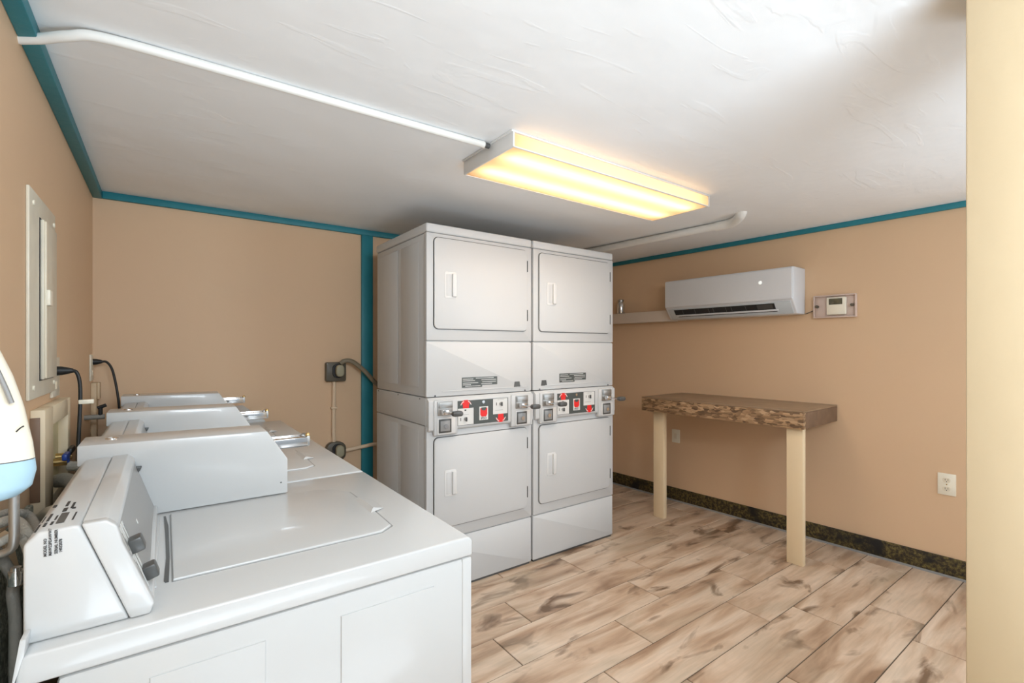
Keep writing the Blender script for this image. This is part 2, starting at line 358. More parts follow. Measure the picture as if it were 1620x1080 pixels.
# ------------------------------------------------------------------ washers (local x = from wall to front, y = along the row)
def make_washer(label):
    t = thing('washing_machine', label, 'washing machine', (-.156, .876, 0), 0, 'white coin-operated top-load washers')
    D, Wd = .686, .668
    bm = nb(); box(bm, .04, .004, .02, D-.002, Wd-.004, .806, .008); obj('cabinet', bm, 'white', t)
    bm = nb(); box(bm, D-.020, .001, .025, D+.003, Wd-.001, .806, .004); obj('front_panel', bm, 'white', t)
    for x0, x1 in ((.14, .293), (.415, .60)):
        bm = nb(); prism(bm, [(x0, .06), (x1, .06), (x1, .768), (x0, .768)], .0008, .006, 'y', .0025, 2, True); obj('side_panel', bm, 'white', t)
    for x in (.08, .62):
        for y in (.06, .60):
            bm = nb(); cyl(bm, (x, y, 0), (x, y, .025), .018); obj('foot', bm, 'black', t)
    bm = nb(); prism(bm, [(0, .800), (.012, .809), (D+.004, .809), (D+.004, .842), (D-.004, .85), (.012, .85), (.004, .846)], 0, Wd, 'y', .004, 3)
    obj('deck', bm, 'white', t)
    bm = nb(); prism(bm, [(-.004, .800), (.010, .850), (.012, .872), (.006, .872)], -.001, .03, 'y', .001); obj('deck_bracket', bm, 'white', t)
    # lid with its seam, hinge slot and finger notch
    bm = nb(); prism(bm, [(.168,.129),(.541,.1285),(.575,.154),(.5805,.30),(.578,.463),(.549,.506),(.503,.5375),(.168,.5375)], .8490, .8507, 'z'); obj('lid_seam', bm, 'midgrey', t)
    bm = nb(); prism(bm, [(.170,.131),(.540,.131),(.570,.155),(.5745,.30),(.572,.46),(.545,.500),(.50,.531),(.170,.531)], .8485, .8550, 'z', .003, 3, True); obj('lid', bm, 'white', t)
    bm = nb(); prism(bm, [(.157,.14),(.159,.133),(.164,.133),(.1665,.25),(.1660,.45),(.161,.531),(.157,.531),(.1595,.4),(.1605,.25)], .850, .8512, 'z'); obj('hinge_slot', bm, 'greyplastic', t)
    bm = nb(); prism(bm, [(.117,.12),(.147,.12),(.150,.535),(.117,.535)], .849, .8535, 'z', .002, 2, True); obj('hinge_rail', bm, 'white', t)
    bm = nb()
    v = [bm.verts.new(p) for p in ((.560,.255,.8551),(.560,.385,.8551),(.604,.365,.8506),(.604,.285,.8506),(.570,.268,.862),(.570,.372,.862))]
    for f in ((0,1,2,3),(4,3,2,5),(0,4,5,1),(0,3,4),(1,5,2)): bm.faces.new([v[i] for i in f])
    obj('lid_handle', bm, 'white', t)
    # console
    bm = nb(); prism(bm, [(.004,.851),(.004,.985),(.018,1.0),(.055,1.002),(.0615,1.0),(.1155,.851)], .028, .56, 'y', .004, 3); obj('console_housing', bm, 'white', t)
    bm = nb()
    prof = [(.0625,.851),(.0625,1.000),(.085,1.0015),(.096,.994),(.1045,.965),(.143,.865),(.141,.851)]
    prof = [(.1165,.851),(.0625,1.002),(.090,1.0025),(.1015,.992),(.108,.965),(.1455,.866),(.1405,.851)]
    prism(bm, prof, .027, .046, 'y', .003, 3)                                   # near end cheek
    prism(bm, [(.0625,1.002),(.090,1.0025),(.1015,.992),(.103,.982),(.094,.980),(.0695,.980)], .044, .562, 'y', .0015, 2)
    prism(bm, [(.1165,.851),(.1405,.851),(.1455,.866),(.143,.872),(.132,.872),(.109,.866)], .044, .562, 'y', .0015, 2)
    obj('console_bezel', bm, 'white', t)
    fx = lambda u: (.1010 + u*.0375, .982 - u*.112)     # point on the control face, u = 0 top .. 1 bottom
    nrm = Vector((.9483, 0, .3175))
    def face_piece(name, y0, y1, u0, u1, h0, h1, m, lab=None, bev=0):
        bm = nb(); a = fx(u0); b_ = fx(u1)
        pts = [(a[0]+nrm.x*h0, a[1]+nrm.z*h0), (a[0]+nrm.x*h1, a[1]+nrm.z*h1), (b_[0]+nrm.x*h1, b_[1]+nrm.z*h1), (b_[0]+nrm.x*h0, b_[1]+nrm.z*h0)]
        prism(bm, pts, y0, y1, 'y', bev); return obj(name, bm, m, t, lab)
    face_piece('control_panel', .046, .562, 0, 1, -.012, 0, 'midgrey')
    for (a, b_, c, d) in ((.048, .072, .03, .42), (.048, .072, .45, .97), (.078, .094, .03, .38), (.078, .094, .42, .97), (.098, .104, .05, .95)):
        face_piece('graphic_strip', a, b_, c, d, 0, .0006, 'lightgrey')
    for (a, b_, c, d) in ((.056,.058,.1,.36), (.062,.0635,.2,.3), (.056,.058,.5,.7), (.0635,.065,.55,.9), (.084,.0855,.1,.33), (.084,.0855,.5,.9), (.1, .1015,.1,.4)):
        face_piece('printed_line', a, b_, c, d, .0006, .0009, 'greyplastic')
    face_piece('round_badge', .235, .243, .40, .47, 0, .0008, 'lightgrey')
    for yc, uc in ((.078, .36), (.092, .82)):
        face_piece('knob', yc-.013, yc+.013, uc-.095, uc+.095, .0, .018, 'greyplastic', None, .003)
    # writing on the console top and end
    k = .0005
    for nm, st_, x_, z_ in (('model_text', 'MODEL NO', .0275, .966), ('model_text', 'MAW22PDAWW7', .0325, .966), ('serial_text', 'SERIAL NUMBER', .0385, .967), ('serial_text', '14032078', .0430, .968)):
        text(nm, st_, .0047, 'ink', t, (x_, .0275-k, z_), (0,0,1), (-1,0,0))
    zt = 1.0022
    for i, (x, y0, y1, w_) in enumerate(((.013,.05,.085,.0035),(.013,.095,.125,.0015),(.021,.052,.07,.003),(.021,.078,.115,.003),(.028,.055,.07,.003),(.029,.078,.1,.002),(.037,.055,.108,.009),(.050,.06,.10,.002),(.034,.118,.138,.005),(.041,.132,.165,.003),(.033,.150,.178,.0035),(.044,.125,.133,.004),(.018,.155,.168,.004))):
        bm = nb(); z_ = 1.0008 + (.001 if x > .018 else -.002) 
        zz = 1.0 + (x-.018)*.054 if x >= .018 else .985+(x-.004)*1.07
        box(bm, x-w_/2, y0, zz+.0002, x+w_/2, y1, zz+.0008); obj('printed_label', bm, 'greyplastic' if w_ > .008 else 'ink', t)
    # coin meter case over the far end
    bm = nb(); prism(bm, [(0,.985),(0,1.031),(.384,1.026),(.435,.945),(.435,.851),(.140,.851),(.1,.985)], .562, .700, 'y', .003, 2)
    cs = obj('coin_meter_case', bm, 'white', t)
    bm = nb(); prism(bm, [(.012,.90),(.012,.986),(.12,.986),(.148,.90),(.148,.851),(.012,.851)], .563, .66, 'y'); obj('meter_back', bm, 'white', t)
    bm = nb(); lathe(bm, [(.0, .0), (.013, .0), (.0125, .0025), (.010, .003), (.009, .0015), (.0, .0018)][1:-1], (.055, .64, 1.030)); obj('top_lock', bm, 'chrome', cs)
    bm = nb(); cyl(bm, (.418, .5625, .882), (.418, .5615, .882), .0022); obj('screw', bm, 'greyplastic', cs)
    bm = nb(); prism(bm, [(.098,.972),(.116,.972),(.112,.962),(.107,.958),(.102,.962)], .550, .562, 'y', .002); obj('light_lens', bm, 'greyplastic', t)
    # coin slide projecting from the sloping front of the case
    for a in (0,):
        sl_b = nb(); box(sl_b, .395, .600, .966, .500, .664, .970, .001); box(sl_b, .395, .600, .966, .497, .604, .992, .001); box(sl_b, .395, .660, .966, .497, .664, .992, .001)
        sl = obj('coin_slide', sl_b, 'chrome', cs)
        bm = nb(); box(bm, .395, .612, .984, .494, .652, .990, .001); obj('slide_tray', bm, 'chrome', sl)
        bm = nb(); box(bm, .493, .600, .966, .503, .664, .996, .003); obj('slide_end', bm, 'steel', sl)
        bm = nb(); lathe(bm, [(.006, 0), (.007, .004), (.005, .009), (.002, .011)], (.498, .610, .993), 14); obj('slide_pin', bm, 'brass', sl)
    bm = nb(); box(bm, .398, .590, .925, .420, .674, .975, .004); obj('slide_mount', bm, 'chrome', cs)
    return t
w1 = make_washer('white coin-operated top-load washer nearest the camera, its whole lid in view')
for dy, lab in ((.683, 'white coin-operated washer in the middle of the row of three'), (1.372, 'white coin-operated washer farthest back, by the back wall')):
    c = copy_tree(w1); c.location = w1.location + Vector((0, dy, 0)); c['label'] = lab
# sloping cover between the last washer and the back wall
bm = nb()
v = [bm.verts.new(p) for p in ((-.12,2.952,0),(.46,2.952,0),(.395,3.145,0),(-.12,3.145,0),(-.12,2.952,.856),(.46,2.952,.856),(.375,3.145,.925),(-.12,3.145,.925))]
for f in ((0,3,2,1),(4,5,6,7),(0,1,5,4),(1,2,6,5),(2,3,7,6),(3,0,4,7)): bm.faces.new([v[i] for i in f])
bmesh.ops.bevel(bm, geom=bm.edges[:], offset=.006, segments=2, affect='EDGES')
tag(obj('utility_cover', bm, 'white2'), 'plain white cover filling the gap between the last washer and the back wall', 'cover')

# ------------------------------------------------------------------ stacked dryers (front faces -y)
def make_dryer(label, mirror, x, Wd):
    t = thing('stacked_dryer', label, 'dryer', (x, 2.184, 0), 0, 'white double-stack coin dryers')
    D = .70
    bm = nb(); box(bm, .004, .012, .012, Wd-.004, D, .858, .006); obj('lower_cabinet', bm, 'white2', t)
    bm = nb(); box(bm, .002, .010, .861, Wd-.002, D-.004, 1.000, .004); obj('middle_cabinet', bm, 'white2', t)
    bm = nb(); box(bm, .006, .012, 1.003, Wd-.006, D-.004, 1.834, .006); obj('upper_cabinet', bm, 'white2', t)
    bm = nb(); box(bm, .0, .0, 1.836, Wd, D, 1.882, .010, 3); obj('top_cover', bm, 'white2', t)
    for s in (0, 1):                      # embossed cabinet sides
        x0, x1 = (.0, .008) if s == 0 else (Wd-.008, Wd)
        for z0_, z1_ in ((1.05, 1.80), (.06, .83)):
            for ya, yb in ((.10, .33), (.37, .66)):
                bm = nb(); box(bm, x0+.0035, ya, z0_, x1-.0035, yb, z1_, .0012); obj('side_emboss', bm, 'white2', t)
    # front faces
    def plate(name, x0, z0_, x1, z1_, y0, y1, r, m='white2', bev=.003, lab=None, par=None):
        bm = nb(); prism(bm, rrect(x0, z0_, x1, z1_, r), y0, y1, 'y', bev, 2, True); return obj(name, bm, m, par or t, lab)
    plate('upper_front', .001, 1.290, Wd-.001, 1.834, 0, .03, .006, bev=.006)
    plate('lint_panel', .001, 1.004, Wd-.001, 1.286, .002, .03, .006, bev=.006)
    plate('lower_front', .001, .275, Wd-.001, .856, 0, .03, .006, bev=.006)
    plate('kick_panel', .001, .012, Wd-.001, .271, .003, .03, .006, bev=.006)
    bm = nb(); box(bm, .01, .012, 0, Wd-.01, .05, .02); obj('plinth', bm, 'greyplastic', t)
    for x_ in (.05, Wd-.05):
        for y_ in (.06, .64):
            bm = nb(); cyl(bm, (x_, y_, 0), (x_, y_, .02), .016); obj('foot', bm, 'steel', t)
    for z0_, z1_ in ((1.350, 1.812), (.335, .797)):
        plate('door_gasket', .037, z0_-.0035, Wd-.037, z1_+.0035, -.0016, .002, .027, 'greyplastic', 0)
        d = plate('door', .0405, z0_, Wd-.0405, z1_, -.010, .001, .024, 'white2', .004)
        zc_ = z0_+.225
        plate('handle', .096, zc_-.068, .166, zc_+.068, -.0125, -.008, .010, 'plastic', .002, par=d)
        plate('handle', .106, zc_-.056, .132, zc_+.056, -.0135, -.009, .004, 'white2', .001, par=d)
        bm = nb(); box(bm, .138, -.024, zc_-.060, .163, -.010, zc_+.060, .005, 3); obj('handle_grip', bm, 'plastic', d)
        for zz in (z0_+.09, z1_-.09):
            bm = nb(); box(bm, Wd-.0385, -.009, zz-.032, Wd-.0345, .0, zz+.032, .001); obj('hinge', bm, 'greyplastic', d)
    # control fascia, stepped forward
    bm = nb(); prism(bm, [(.03, 1.001), (.004, 1.001), (-.019, .985), (-.019, .842), (-.010, .832), (.03, .836)], .004, Wd-.004, 'x', .004, 2)
    f = obj('control_fascia', bm, 'white2', t)
    for bx in ((.030, .165), (Wd-.165, Wd-.014)):
        bm = nb(); box(bm, bx[0], -.027, .812, bx[1], 0, .990, .006, 2); obj('coin_box_housing', bm, 'white2', f)
    Y = -.0195
    def lab_box(name, x0, z0_, x1, z1_, m, h=.0012, par=f, y=Y, bev=0):
        bm = nb(); box(bm, x0, y-h, z0_, x1, y, z1_, bev); return obj(name, bm, m, par)
    lab_box('control_panel', .165, .850, .487, .978, 'panelgrey', .002)
    Yp = Y-.002
    lab_box('dial_plate', .168, .852, .262, .938, 'lightgrey', .0008, y=Yp)
    lab_box('dial_plate', .386, .892, .482, .976, 'lightgrey', .0008, y=Yp)
    for kx, kz in ((.213, .882), (.437, .947)):
        bm = nb(); cyl(bm, (kx, Yp, kz), (kx, Yp-.010, kz), .010, 18, .008); kb = obj('dial_knob', bm, 'steel', f)
        bm = nb(); box(bm, kx-.003, Yp-.016, kz-.011, kx+.003, Yp-.009, kz+.011, .001); obj('knob_pointer', bm, 'greyplastic', kb)
        lab_box('printed_mark', kx-.031, kz-.008, kx-.027, kz+.008, 'ink', .0003, y=Yp-.0008)
        lab_box('printed_line', kx-.022, kz+.022, kx+.02, kz+.0235, 'midgrey', .0003, y=Yp-.0008)
    lab_box('printed_mark', .207, .924, .217, .932, 'ink', .0003, y=Yp-.0008)
    lab_box('printed_line', .400, .912, .450, .914, 'midgrey', .0003, y=Yp-.0008)
    def arrow(cx, cz, s):
        bm = nb(); pts = [(-.034,0),(-.024,.016),(-.010,.024),(.010,.024),(.024,.016),(.034,0),(.019,.004),(.017,-.024),(-.017,-.024),(-.019,.004)]
        prism(bm, [(cx+a, cz+s*b_) for a, b_ in pts], Yp-.0006, Yp, 'y'); obj('red_arrow', bm, 'red', f, 'red arrow pointing %s' % ('up' if s > 0 else 'down'))
        for sg in (-1, 1):
            bm = nb(); prism(bm, [(cx+sg*a, cz+s*b_) for a, b_ in ((.034,-.001),(.024,.013),(.012,.019),(.012,.015),(.022,.009),(.030,-.003))], Yp-.0012, Yp-.0006, 'y'); obj('arrow_edge', bm, 'lightgrey', f)
    arrow(.216, .957, 1); arrow(.437, .871, -1)
    lab_box('logo_plate', .298, .868, .354, .940, 'lightgrey', .0008, y=Yp)
    bm = nb(); prism(bm, [(.304,.932),(.348,.932),(.348,.898),(.340,.886),(.312,.886),(.304,.898)], Yp-.0014, Yp-.0008, 'y'); obj('logo_red', bm, 'red', f)
    bm = nb(); prism(bm, [(.309,.935),(.343,.935),(.340,.924),(.332,.919),(.320,.919),(.312,.924)], Yp-.0018, Yp-.0014, 'y'); obj('logo_dark', bm, 'panelgrey', f)
    text('logo_text', 'IPSO', .018, 'ink', f, (.326, Yp-.0012, .8715), (1,0,0), (0,0,1), align='CENTER')
    bm = nb(); cyl(bm, (.322, Yp, .964), (.322, Yp-.005, .964), .0085); obj('start_button', bm, 'chrome', f)
    # coin meters with their push slides, coin boxes with locks
    for mx, sx in ((.047, .050), (Wd-.138, Wd-.135)):
        Yh = -.027
        bm = nb(); box(bm, mx, Yh-.006, .912, mx+.086, Yh, .984, .003); mt = obj('coin_meter', bm, 'steel', f)
        bm = nb(); box(bm, mx+.004, Yh-.012, .950, mx+.082, Yh-.006, .980, .003); obj('meter_head', bm, 'steel', mt)
        bm = nb(); box(bm, mx+.012, Yh-.040, .920, mx+.050, Yh-.006, .944, .003); obj('slide_guide', bm, 'chrome', mt)
        bm = nb(); box(bm, mx+.020, Yh-.115, .930, mx+.064, Yh-.004, .936, .001); sd = obj('coin_slide', bm, 'chrome', mt)
        bm = nb(); prism(bm, rrect(mx+.014, .921, mx+.070, .947, .012), Yh-.140, Yh-.115, 'y', .004, 2, True); obj('slide_grip', bm, 'greyplastic', sd)
        bm = nb(); box(bm, mx-.002, Yh-.004, .818, mx+.102, Yh, .900, .002); fr = obj('coin_box', bm, 'plastic', f)
        bm = nb(); box(bm, mx+.006, Yh-.0055, .824, mx+.078, Yh-.003, .894, .001); obj('coin_door', bm, 'greyplastic', fr)
        bm = nb(); box(bm, mx+.015, Yh-.0065, .833, mx+.069, Yh-.005, .885, .001); obj('coin_door_inner', bm, 'midgrey', fr)
        bm = nb(); cyl(bm, (mx+.045, Yh-.005, .857), (mx+.045, Yh-.014, .857), .011); obj('lock', bm, 'chrome', fr)
    # instruction sticker
    sx0, sz0 = .205, 1.043
    bm = nb(); prism(bm, [(sx0, sz0), (sx0+.125, sz0), (sx0+.125, sz0+.010), (sx0+.224, sz0+.010), (sx0+.224, 1.097), (sx0, 1.097)], .0008, .002, 'y'); st = obj('instruction_sticker', bm, 'panelgrey', t)
    for i, (a, b_, z) in enumerate(((.006,.07,1.088),(.006,.08,1.079),(.006,.10,1.067),(.006,.055,1.058),(.02,.115,1.050),(.085,.20,1.091),(.12,.216,1.081),(.125,.216,1.070),(.12,.19,1.060))):
        bm = nb(); box(bm, sx0+a, .0003, z-.0014, sx0+b_, .0009, z+.0014); obj('printed_line', bm, 'lightgrey', st)
    bx_ = Wd-.128 if not mirror else .060
    bm = nb(); prism(bm, [(bx_, 1.030), (bx_+.046, 1.030), (bx_+.040, 1.062), (bx_+.006, 1.062)], .0005, .002, 'y'); obj('small_tag', bm, 'greyplastic', t)
    bm = nb(); box(bm, .09, -.001, 1.028, Wd-.03, .003, 1.032, .001); obj('panel_lip', bm, 'white2', t)
    for sx_ in (.048, Wd-.05):
        bm = nb(); cyl(bm, (sx_, .0, 1.010), (sx_, -.0015, 1.010), .004); obj('screw', bm, 'ink', t)
    for sy_ in (.08, .36, .66):
        bm = nb(); cyl(bm, (.003, sy_, .992), (.0005, sy_, .992), .004); obj('screw', bm, 'greyplastic', t)
    return t
make_dryer('white double-stack coin dryer on the left, nearer the washers', False, 1.062, .671)
make_dryer('white double-stack coin dryer on the right, nearer the air conditioner', True, 1.744, .681)

# ------------------------------------------------------------------ things on the right wall (local x along the wall, -y into the room)
t = thing('air_conditioner', 'white wall-mounted split air conditioner high on the tan right wall', 'air conditioner', W(.66, 0, 1.475), TA)
pf = [(0, .0), (-.10, .004), (-.135, .014), (-.185, .060), (-.196, .080), (-.204, .30), (-.195, .308), (0, .308)]
bm = nb(); prism(bm, [(0, .0), (-.125, .001), (-.189, .084), (-.190, .090), (-.190, .296), (-.180, .304), (0, .304)], 0, .935, 'x', .008, 3); obj('housing', bm, 'acwhite', t)
bm = nb(); prism(bm, [(-.185, .094), (-.200, .090), (-.206, .10), (-.206, .290), (-.198, .300), (-.185, .302)], .004, .931, 'x', .004, 3); obj('front_panel', bm, 'acwhite', t)
def slant(u): return (-.188 + u*.062, .084 - u*.080)      # lower sloping face
def sl_piece(name, x0, x1, u0, u1, h0, h1, m, par, bev=0):
    a, b_ = slant(u0), slant(u1); n_ = Vector((-.79, -.61))
    bm = nb(); prism(bm, [(a[0]+n_.x*h0, a[1]+n_.y*h0), (a[0]+n_.x*h1, a[1]+n_.y*h1), (b_[0]+n_.x*h1, b_[1]+n_.y*h1), (b_[0]+n_.x*h0, b_[1]+n_.y*h0)], x0, x1, 'x', bev)
    return obj(name, bm, m, par)
sl_piece('outlet_surround', .02, .915, .02, .98, 0, .005, 'acgrey', t, .002)
o = sl_piece('air_outlet', .070, .815, .10, .56, .003, .006, 'dark', t)
sl_piece('lower_slot', .09, .82, .70, .76, .003, .006, 'dark', t)
sl_piece('flap', .08, .83, .56, .68, .004, .012, 'acwhite', t, .002)
for x in (.14, .24, .35, .385, .48, .52, .62): sl_piece('louver', x, x+.004, .16, .50, .004, .0075, 'greyplastic', o)
sl_piece('louver', .70, .80, .16, .50, .004, .0075, 'greyplastic', o)
bm = nb(); cyl(bm, (.735, -.2055, .215), (.735, -.2075, .215), .011); obj('indicator_light', bm, 'led', t)
# horizontal duct/ledge left of it
bm = nb(); box(bm, -.17, -.10, 1.470, .655, 0, 1.560, .006); o = obj('wall_ledge', bm, 'ductpaint'); o.location = P0; o.rotation_euler = (0,0,TA)
tag(o, 'pale painted boxed ledge along the wall, from the dryers to the air conditioner', 'ledge')
t = thing('spray_can', 'small silver can standing on the ledge beside the dryers', 'can', W(.115, .06, 1.560))
bm = nb(); lathe(bm, [(.034, 0), (.036, .004), (.036, .085), (.030, .098), (.026, .104)], (0,0,0), 24); obj('can_body', bm, 'chrome', t)
bm = nb(); lathe(bm, [(.026, .104), (.027, .108), (.026, .124), (.018, .128)], (0,0,0), 24); obj('cap', bm, 'steel', t)
# thermostat in a locking guard
t = thing('thermostat', 'digital thermostat inside a clear locking guard beside the air conditioner', 'thermostat', W(1.650, 0, 1.445), TA)
bm = nb(); box(bm, 0, -.010, 0, .236, 0, .145, .004); obj('guard_base', bm, 'clear', t)
for (a, b_, c, d) in ((.0,.236,.0,.008),(.0,.236,.137,.145)):
    bm = nb(); box(bm, a, -.028, c, b_, -.008, d, .003); obj('guard_rail', bm, 'clear', t)
for a in (.0, .228):
    bm = nb(); box(bm, a, -.028, .004, a+.008, -.008, .141, .003); obj('guard_end', bm, 'clear', t)
for a in (.020, .214):
    bm = nb(); cyl(bm, (a, -.010, .075), (a, -.030, .075), .009); obj('guard_lock', bm, 'rangebox', t)
bm = nb(); box(bm, .078, -.035, .018, .184, -.008, .128, .006); th = obj('thermostat_body', bm, 'creamplastic', t)
bm = nb(); box(bm, .092, -.037, .082, .166, -.034, .120, .001); obj('screen', bm, 'lcd', th)
bm = nb(); tube(bm, [(1.600, -.01, 1.478), (1.62, -.012, 1.485), (1.652, -.012, 1.498)], .003, 8); o = obj('thermostat_wire', bm, 'rangebox'); o.location = P0; o.rotation_euler = (0,0,TA)
tag(o, 'short dark wire between the air conditioner and the thermostat', 'wire')
# outlets on the right wall
def outlet(tc_, z0_, w_, h_, lab, kind):
    t = thing('wall_outlet' if kind else 'wall_switch_plate', lab, 'outlet' if kind else 'wall plate', W(tc_, 0, z0_), TA)
    bm = nb(); box(bm, -w_/2, -.006, 0, w_/2, 0, h_, .0025); p = obj('cover_plate', bm, 'creamplastic', t)
    if kind:
        for c in (.30, .70):
            bm = nb(); prism(bm, rrect(-.016, h_*c-.013, .016, h_*c+.013, .010), -.0085, -.005, 'y', .001, 1, True); q = obj('socket', bm, 'ivory2', t)
            for s in (-.007, .005):
                bm = nb(); box(bm, s, -.0092, h_*c-.003, s+.002, -.0084, h_*c+.007); obj('slot', bm, 'greyplastic', q)
            bm = nb(); cyl(bm, (0, -.0084, h_*c-.008), (0, -.0092, h_*c-.008), .0022); obj('ground_hole', bm, 'greyplastic', q)
        bm = nb(); cyl(bm, (0, -.0055, h_*.5), (0, -.0075, h_*.5), .003); obj('screw', bm, 'brass', t)
    else:
        bm = nb(); box(bm, -.012, -.008, h_*.5-.022, .012, -.005, h_*.5+.022, .001); obj('rocker', bm, 'ivory2', t)
outlet(2.299, .446, .076, .118, 'white duplex wall outlet low on the tan wall near the room corner', 1)
outlet(.632, .478, .072, .108, 'small white plate low on the wall under the wooden table', 0)
# work table fixed to the wall
t = thing('wall_table', 'narrow chipboard work table on two pale legs against the tan wall', 'table', W(.683, 0, 0), TA)
Wt = 1.095
bm = nb(); box(bm, 0, -.530, .884, Wt, -.002, .893, .002); obj('tabletop', bm, 'osbtop', t)
bm = nb(); box(bm, 0, -.531, .790, Wt, -.500, .8835, .002); obj('front_apron', bm, 'osb', t, 'flaky strand-board front edge')
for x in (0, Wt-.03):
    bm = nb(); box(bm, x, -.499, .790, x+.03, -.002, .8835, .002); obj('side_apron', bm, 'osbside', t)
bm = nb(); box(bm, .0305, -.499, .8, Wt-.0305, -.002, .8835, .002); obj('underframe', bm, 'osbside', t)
for x, yb in ((.045, -.45), (.992, -.50)):
    bm = nb(); box(bm, x, yb+.0, 0, x+.088, yb+.040, .7895+(.0 if yb < -.49 else .01), .003); obj('leg', bm, 'legwood', t)

# ------------------------------------------------------------------ back wall services
def range_outlet(z0_, lab, rnd):
    t = thing('dryer_outlet', lab, 'outlet', (.893, YB, z0_))
    bm = nb(); prism(bm, rrect(-.062, 0, .062, .122, .045 if rnd else .010), -.045, 0, 'y', .006, 2, True); obj('outlet_box', bm, 'rangebox', t)
    bm = nb(); prism(bm, rrect(-.026, .022, .040, .112, .030), -.050, -.044, 'y', .002, 1, True); obj('outlet_face', bm, 'black', t)
    bm = nb(); prism(bm, rrect(-.010, .030, .040, .106, .024), -.085, -.048, 'y', .008, 3, True); obj('plug', bm, 'rangeplug', t)
range_outlet(1.040, 'square brown dryer outlet with a flat cord plugged in, higher of the two', False)
range_outlet(.530, 'rounded brown dryer outlet, lower one, just above the washer deck', True)
bm = nb(); tube(bm, [(.912, YB-.066, 1.154), (.935, YB-.072, 1.170), (.985, YB-.075, 1.165), (1.06, YB-.08, 1.105), (1.13, YB-.09, 1.025), (1.20, YB-.10, .97)], .009, 10, 6, True, 1.6)
tag(obj('power_cord', bm, 'cord'), 'dull tan power cord arching from the outlet to behind the dryer', 'cord')
t = thing('conduit', 'thin tan conduit running vertically between the two dryer outlets', 'conduit')
bm = nb(); tube(bm, [(.888, YB-.012, 1.042), (.886, YB-.012, .9), (.884, YB-.012, .75), (.886, YB-.012, .652)], .012, 12); obj('pipe', bm, 'conduit', t)
bm = nb(); box(bm, .866, YB-.026, .863, .906, YB, .875, .003); obj('strap', bm, 'conduit', t)
bm = nb(); tube(bm, [(.953, YB-.034, .592), (1.06, YB-.034, .602), (1.16, YB-.034, .610), (1.4, YB-.034, .612)], .0125, 12)
tag(obj('conduit', bm, 'conduit'), 'tan conduit running sideways from the lower outlet across the teal post', 'conduit')

# ------------------------------------------------------------------ left wall services
t = thing('breaker_panel', 'ivory metal breaker panel set on the left wall', 'electrical panel', (XL, 1.724, 1.115))
bm = nb(); box(bm, 0, 0, 0, .008, .362, .556, .003); obj('cover', bm, 'ivory', t)
bm = nb(); box(bm, .008, .118, .045, .0095, .318, .498); obj('door_gap', bm, 'dark', t)
bm = nb(); box(bm, .008, .123, .048, .018, .315, .495, .004); d = obj('door', bm, 'ivory', t)
bm = nb(); box(bm, .017, .125, .052, .022, .150, .490, .002); obj('door_flange', bm, 'ivory2', d)
bm = nb(); box(bm, .018, .125, .255, .030, .165, .30, .004); obj('latch', bm, 'creamplastic', d)
for y_ in (.04, .33):
    for z_ in (.03, .52):
        bm = nb(); cyl(bm, (.007, y_, z_), (.0115, y_, z_), .007); obj('screw', bm, 'creamplastic', t)
def left_plug(y, z0_, h_, wy, lab, cordpts, clab, tagz=None):
    t = thing('wall_outlet', lab, 'outlet', (XL, y, z0_))
    bm = nb(); box(bm, 0, -wy/2, 0, .007, wy/2, h_, .002); obj('cover_plate', bm, 'ivory', t)
    for c in (.3, .7):
        bm = nb(); box(bm, .006, -.015, h_*c-.013, .009, .015, h_*c+.013, .001); obj('socket', bm, 'ivory2', t)
    c = thing('power_cord', clab, 'cord', (0, 0, 0))
    p = cordpts[0]
    bm = nb(); tube(bm, [(XL+.009, p[1], p[2]), (XL+.022, p[1], p[2]), (XL+.038, p[1], p[2]), (p[0]+.004, p[1], p[2])], [.015, .014, .010, .007], 12, 0); obj('plug', bm, 'black', c)
    bm = nb(); tube(bm, cordpts, .0055, 10); obj('cable', bm, 'black', c)
    if tagz:
        bm = nb(); box(bm, tagz[0]-.004, tagz[1]-.008, tagz[2]-.007, tagz[0]+.034, tagz[1]+.004, tagz[2]+.007, .002); obj('cord_tag', bm, 'creamplastic', c, 'white cord tag')
left_plug(2.112, 1.095, .126, .125, 'ivory outlet plate beside the breaker panel with a black plug',
          [(-.240, 2.10, 1.178), (-.228, 2.098, 1.172), (-.220, 2.095, 1.14), (-.218, 2.09, 1.08), (-.221, 2.08, .96), (-.222, 2.07, .86), (-.222, 2.05, .70)],
          'black power cord with a white tag hanging beside the breaker panel', (-.218, 2.09, 1.076))
left_plug(3.085, 1.093, .128, .10, 'ivory outlet plate in the far corner behind the last washer',
          [(-.245, 3.085, 1.185), (-.225, 3.085, 1.183), (-.205, 3.08, 1.15), (-.190, 3.07, 1.08), (-.178, 3.06, .99), (-.172, 3.05, .9)],
          'black power cord hanging in the far corner behind the washers')
bm = nb(); box(bm, XL, 3.09, .70, XL+.022, 3.16, 1.082, .003); box(bm, XL+.022, 3.11, 1.0, XL+.032, 3.16, 1.082, .002)
tag(obj('wooden_board', bm, 'wood'), 'narrow wooden board fixed in the far corner below the outlet', 'board')
t = thing('water_valve', 'small dark water valve poking out in the far corner behind the washers', 'valve', (XL, 2.86, .94))
bm = nb(); cyl(bm, (0, 0, 0), (.07, 0, 0), .011); obj('valve_body', bm, 'hose', t)
bm = nb(); cyl(bm, (.055, 0, -.005), (.055, 0, .04), .008); cyl(bm, (.045, .0, .04), (.075, 0, .052), .008); obj('handle', bm, 'black', t)
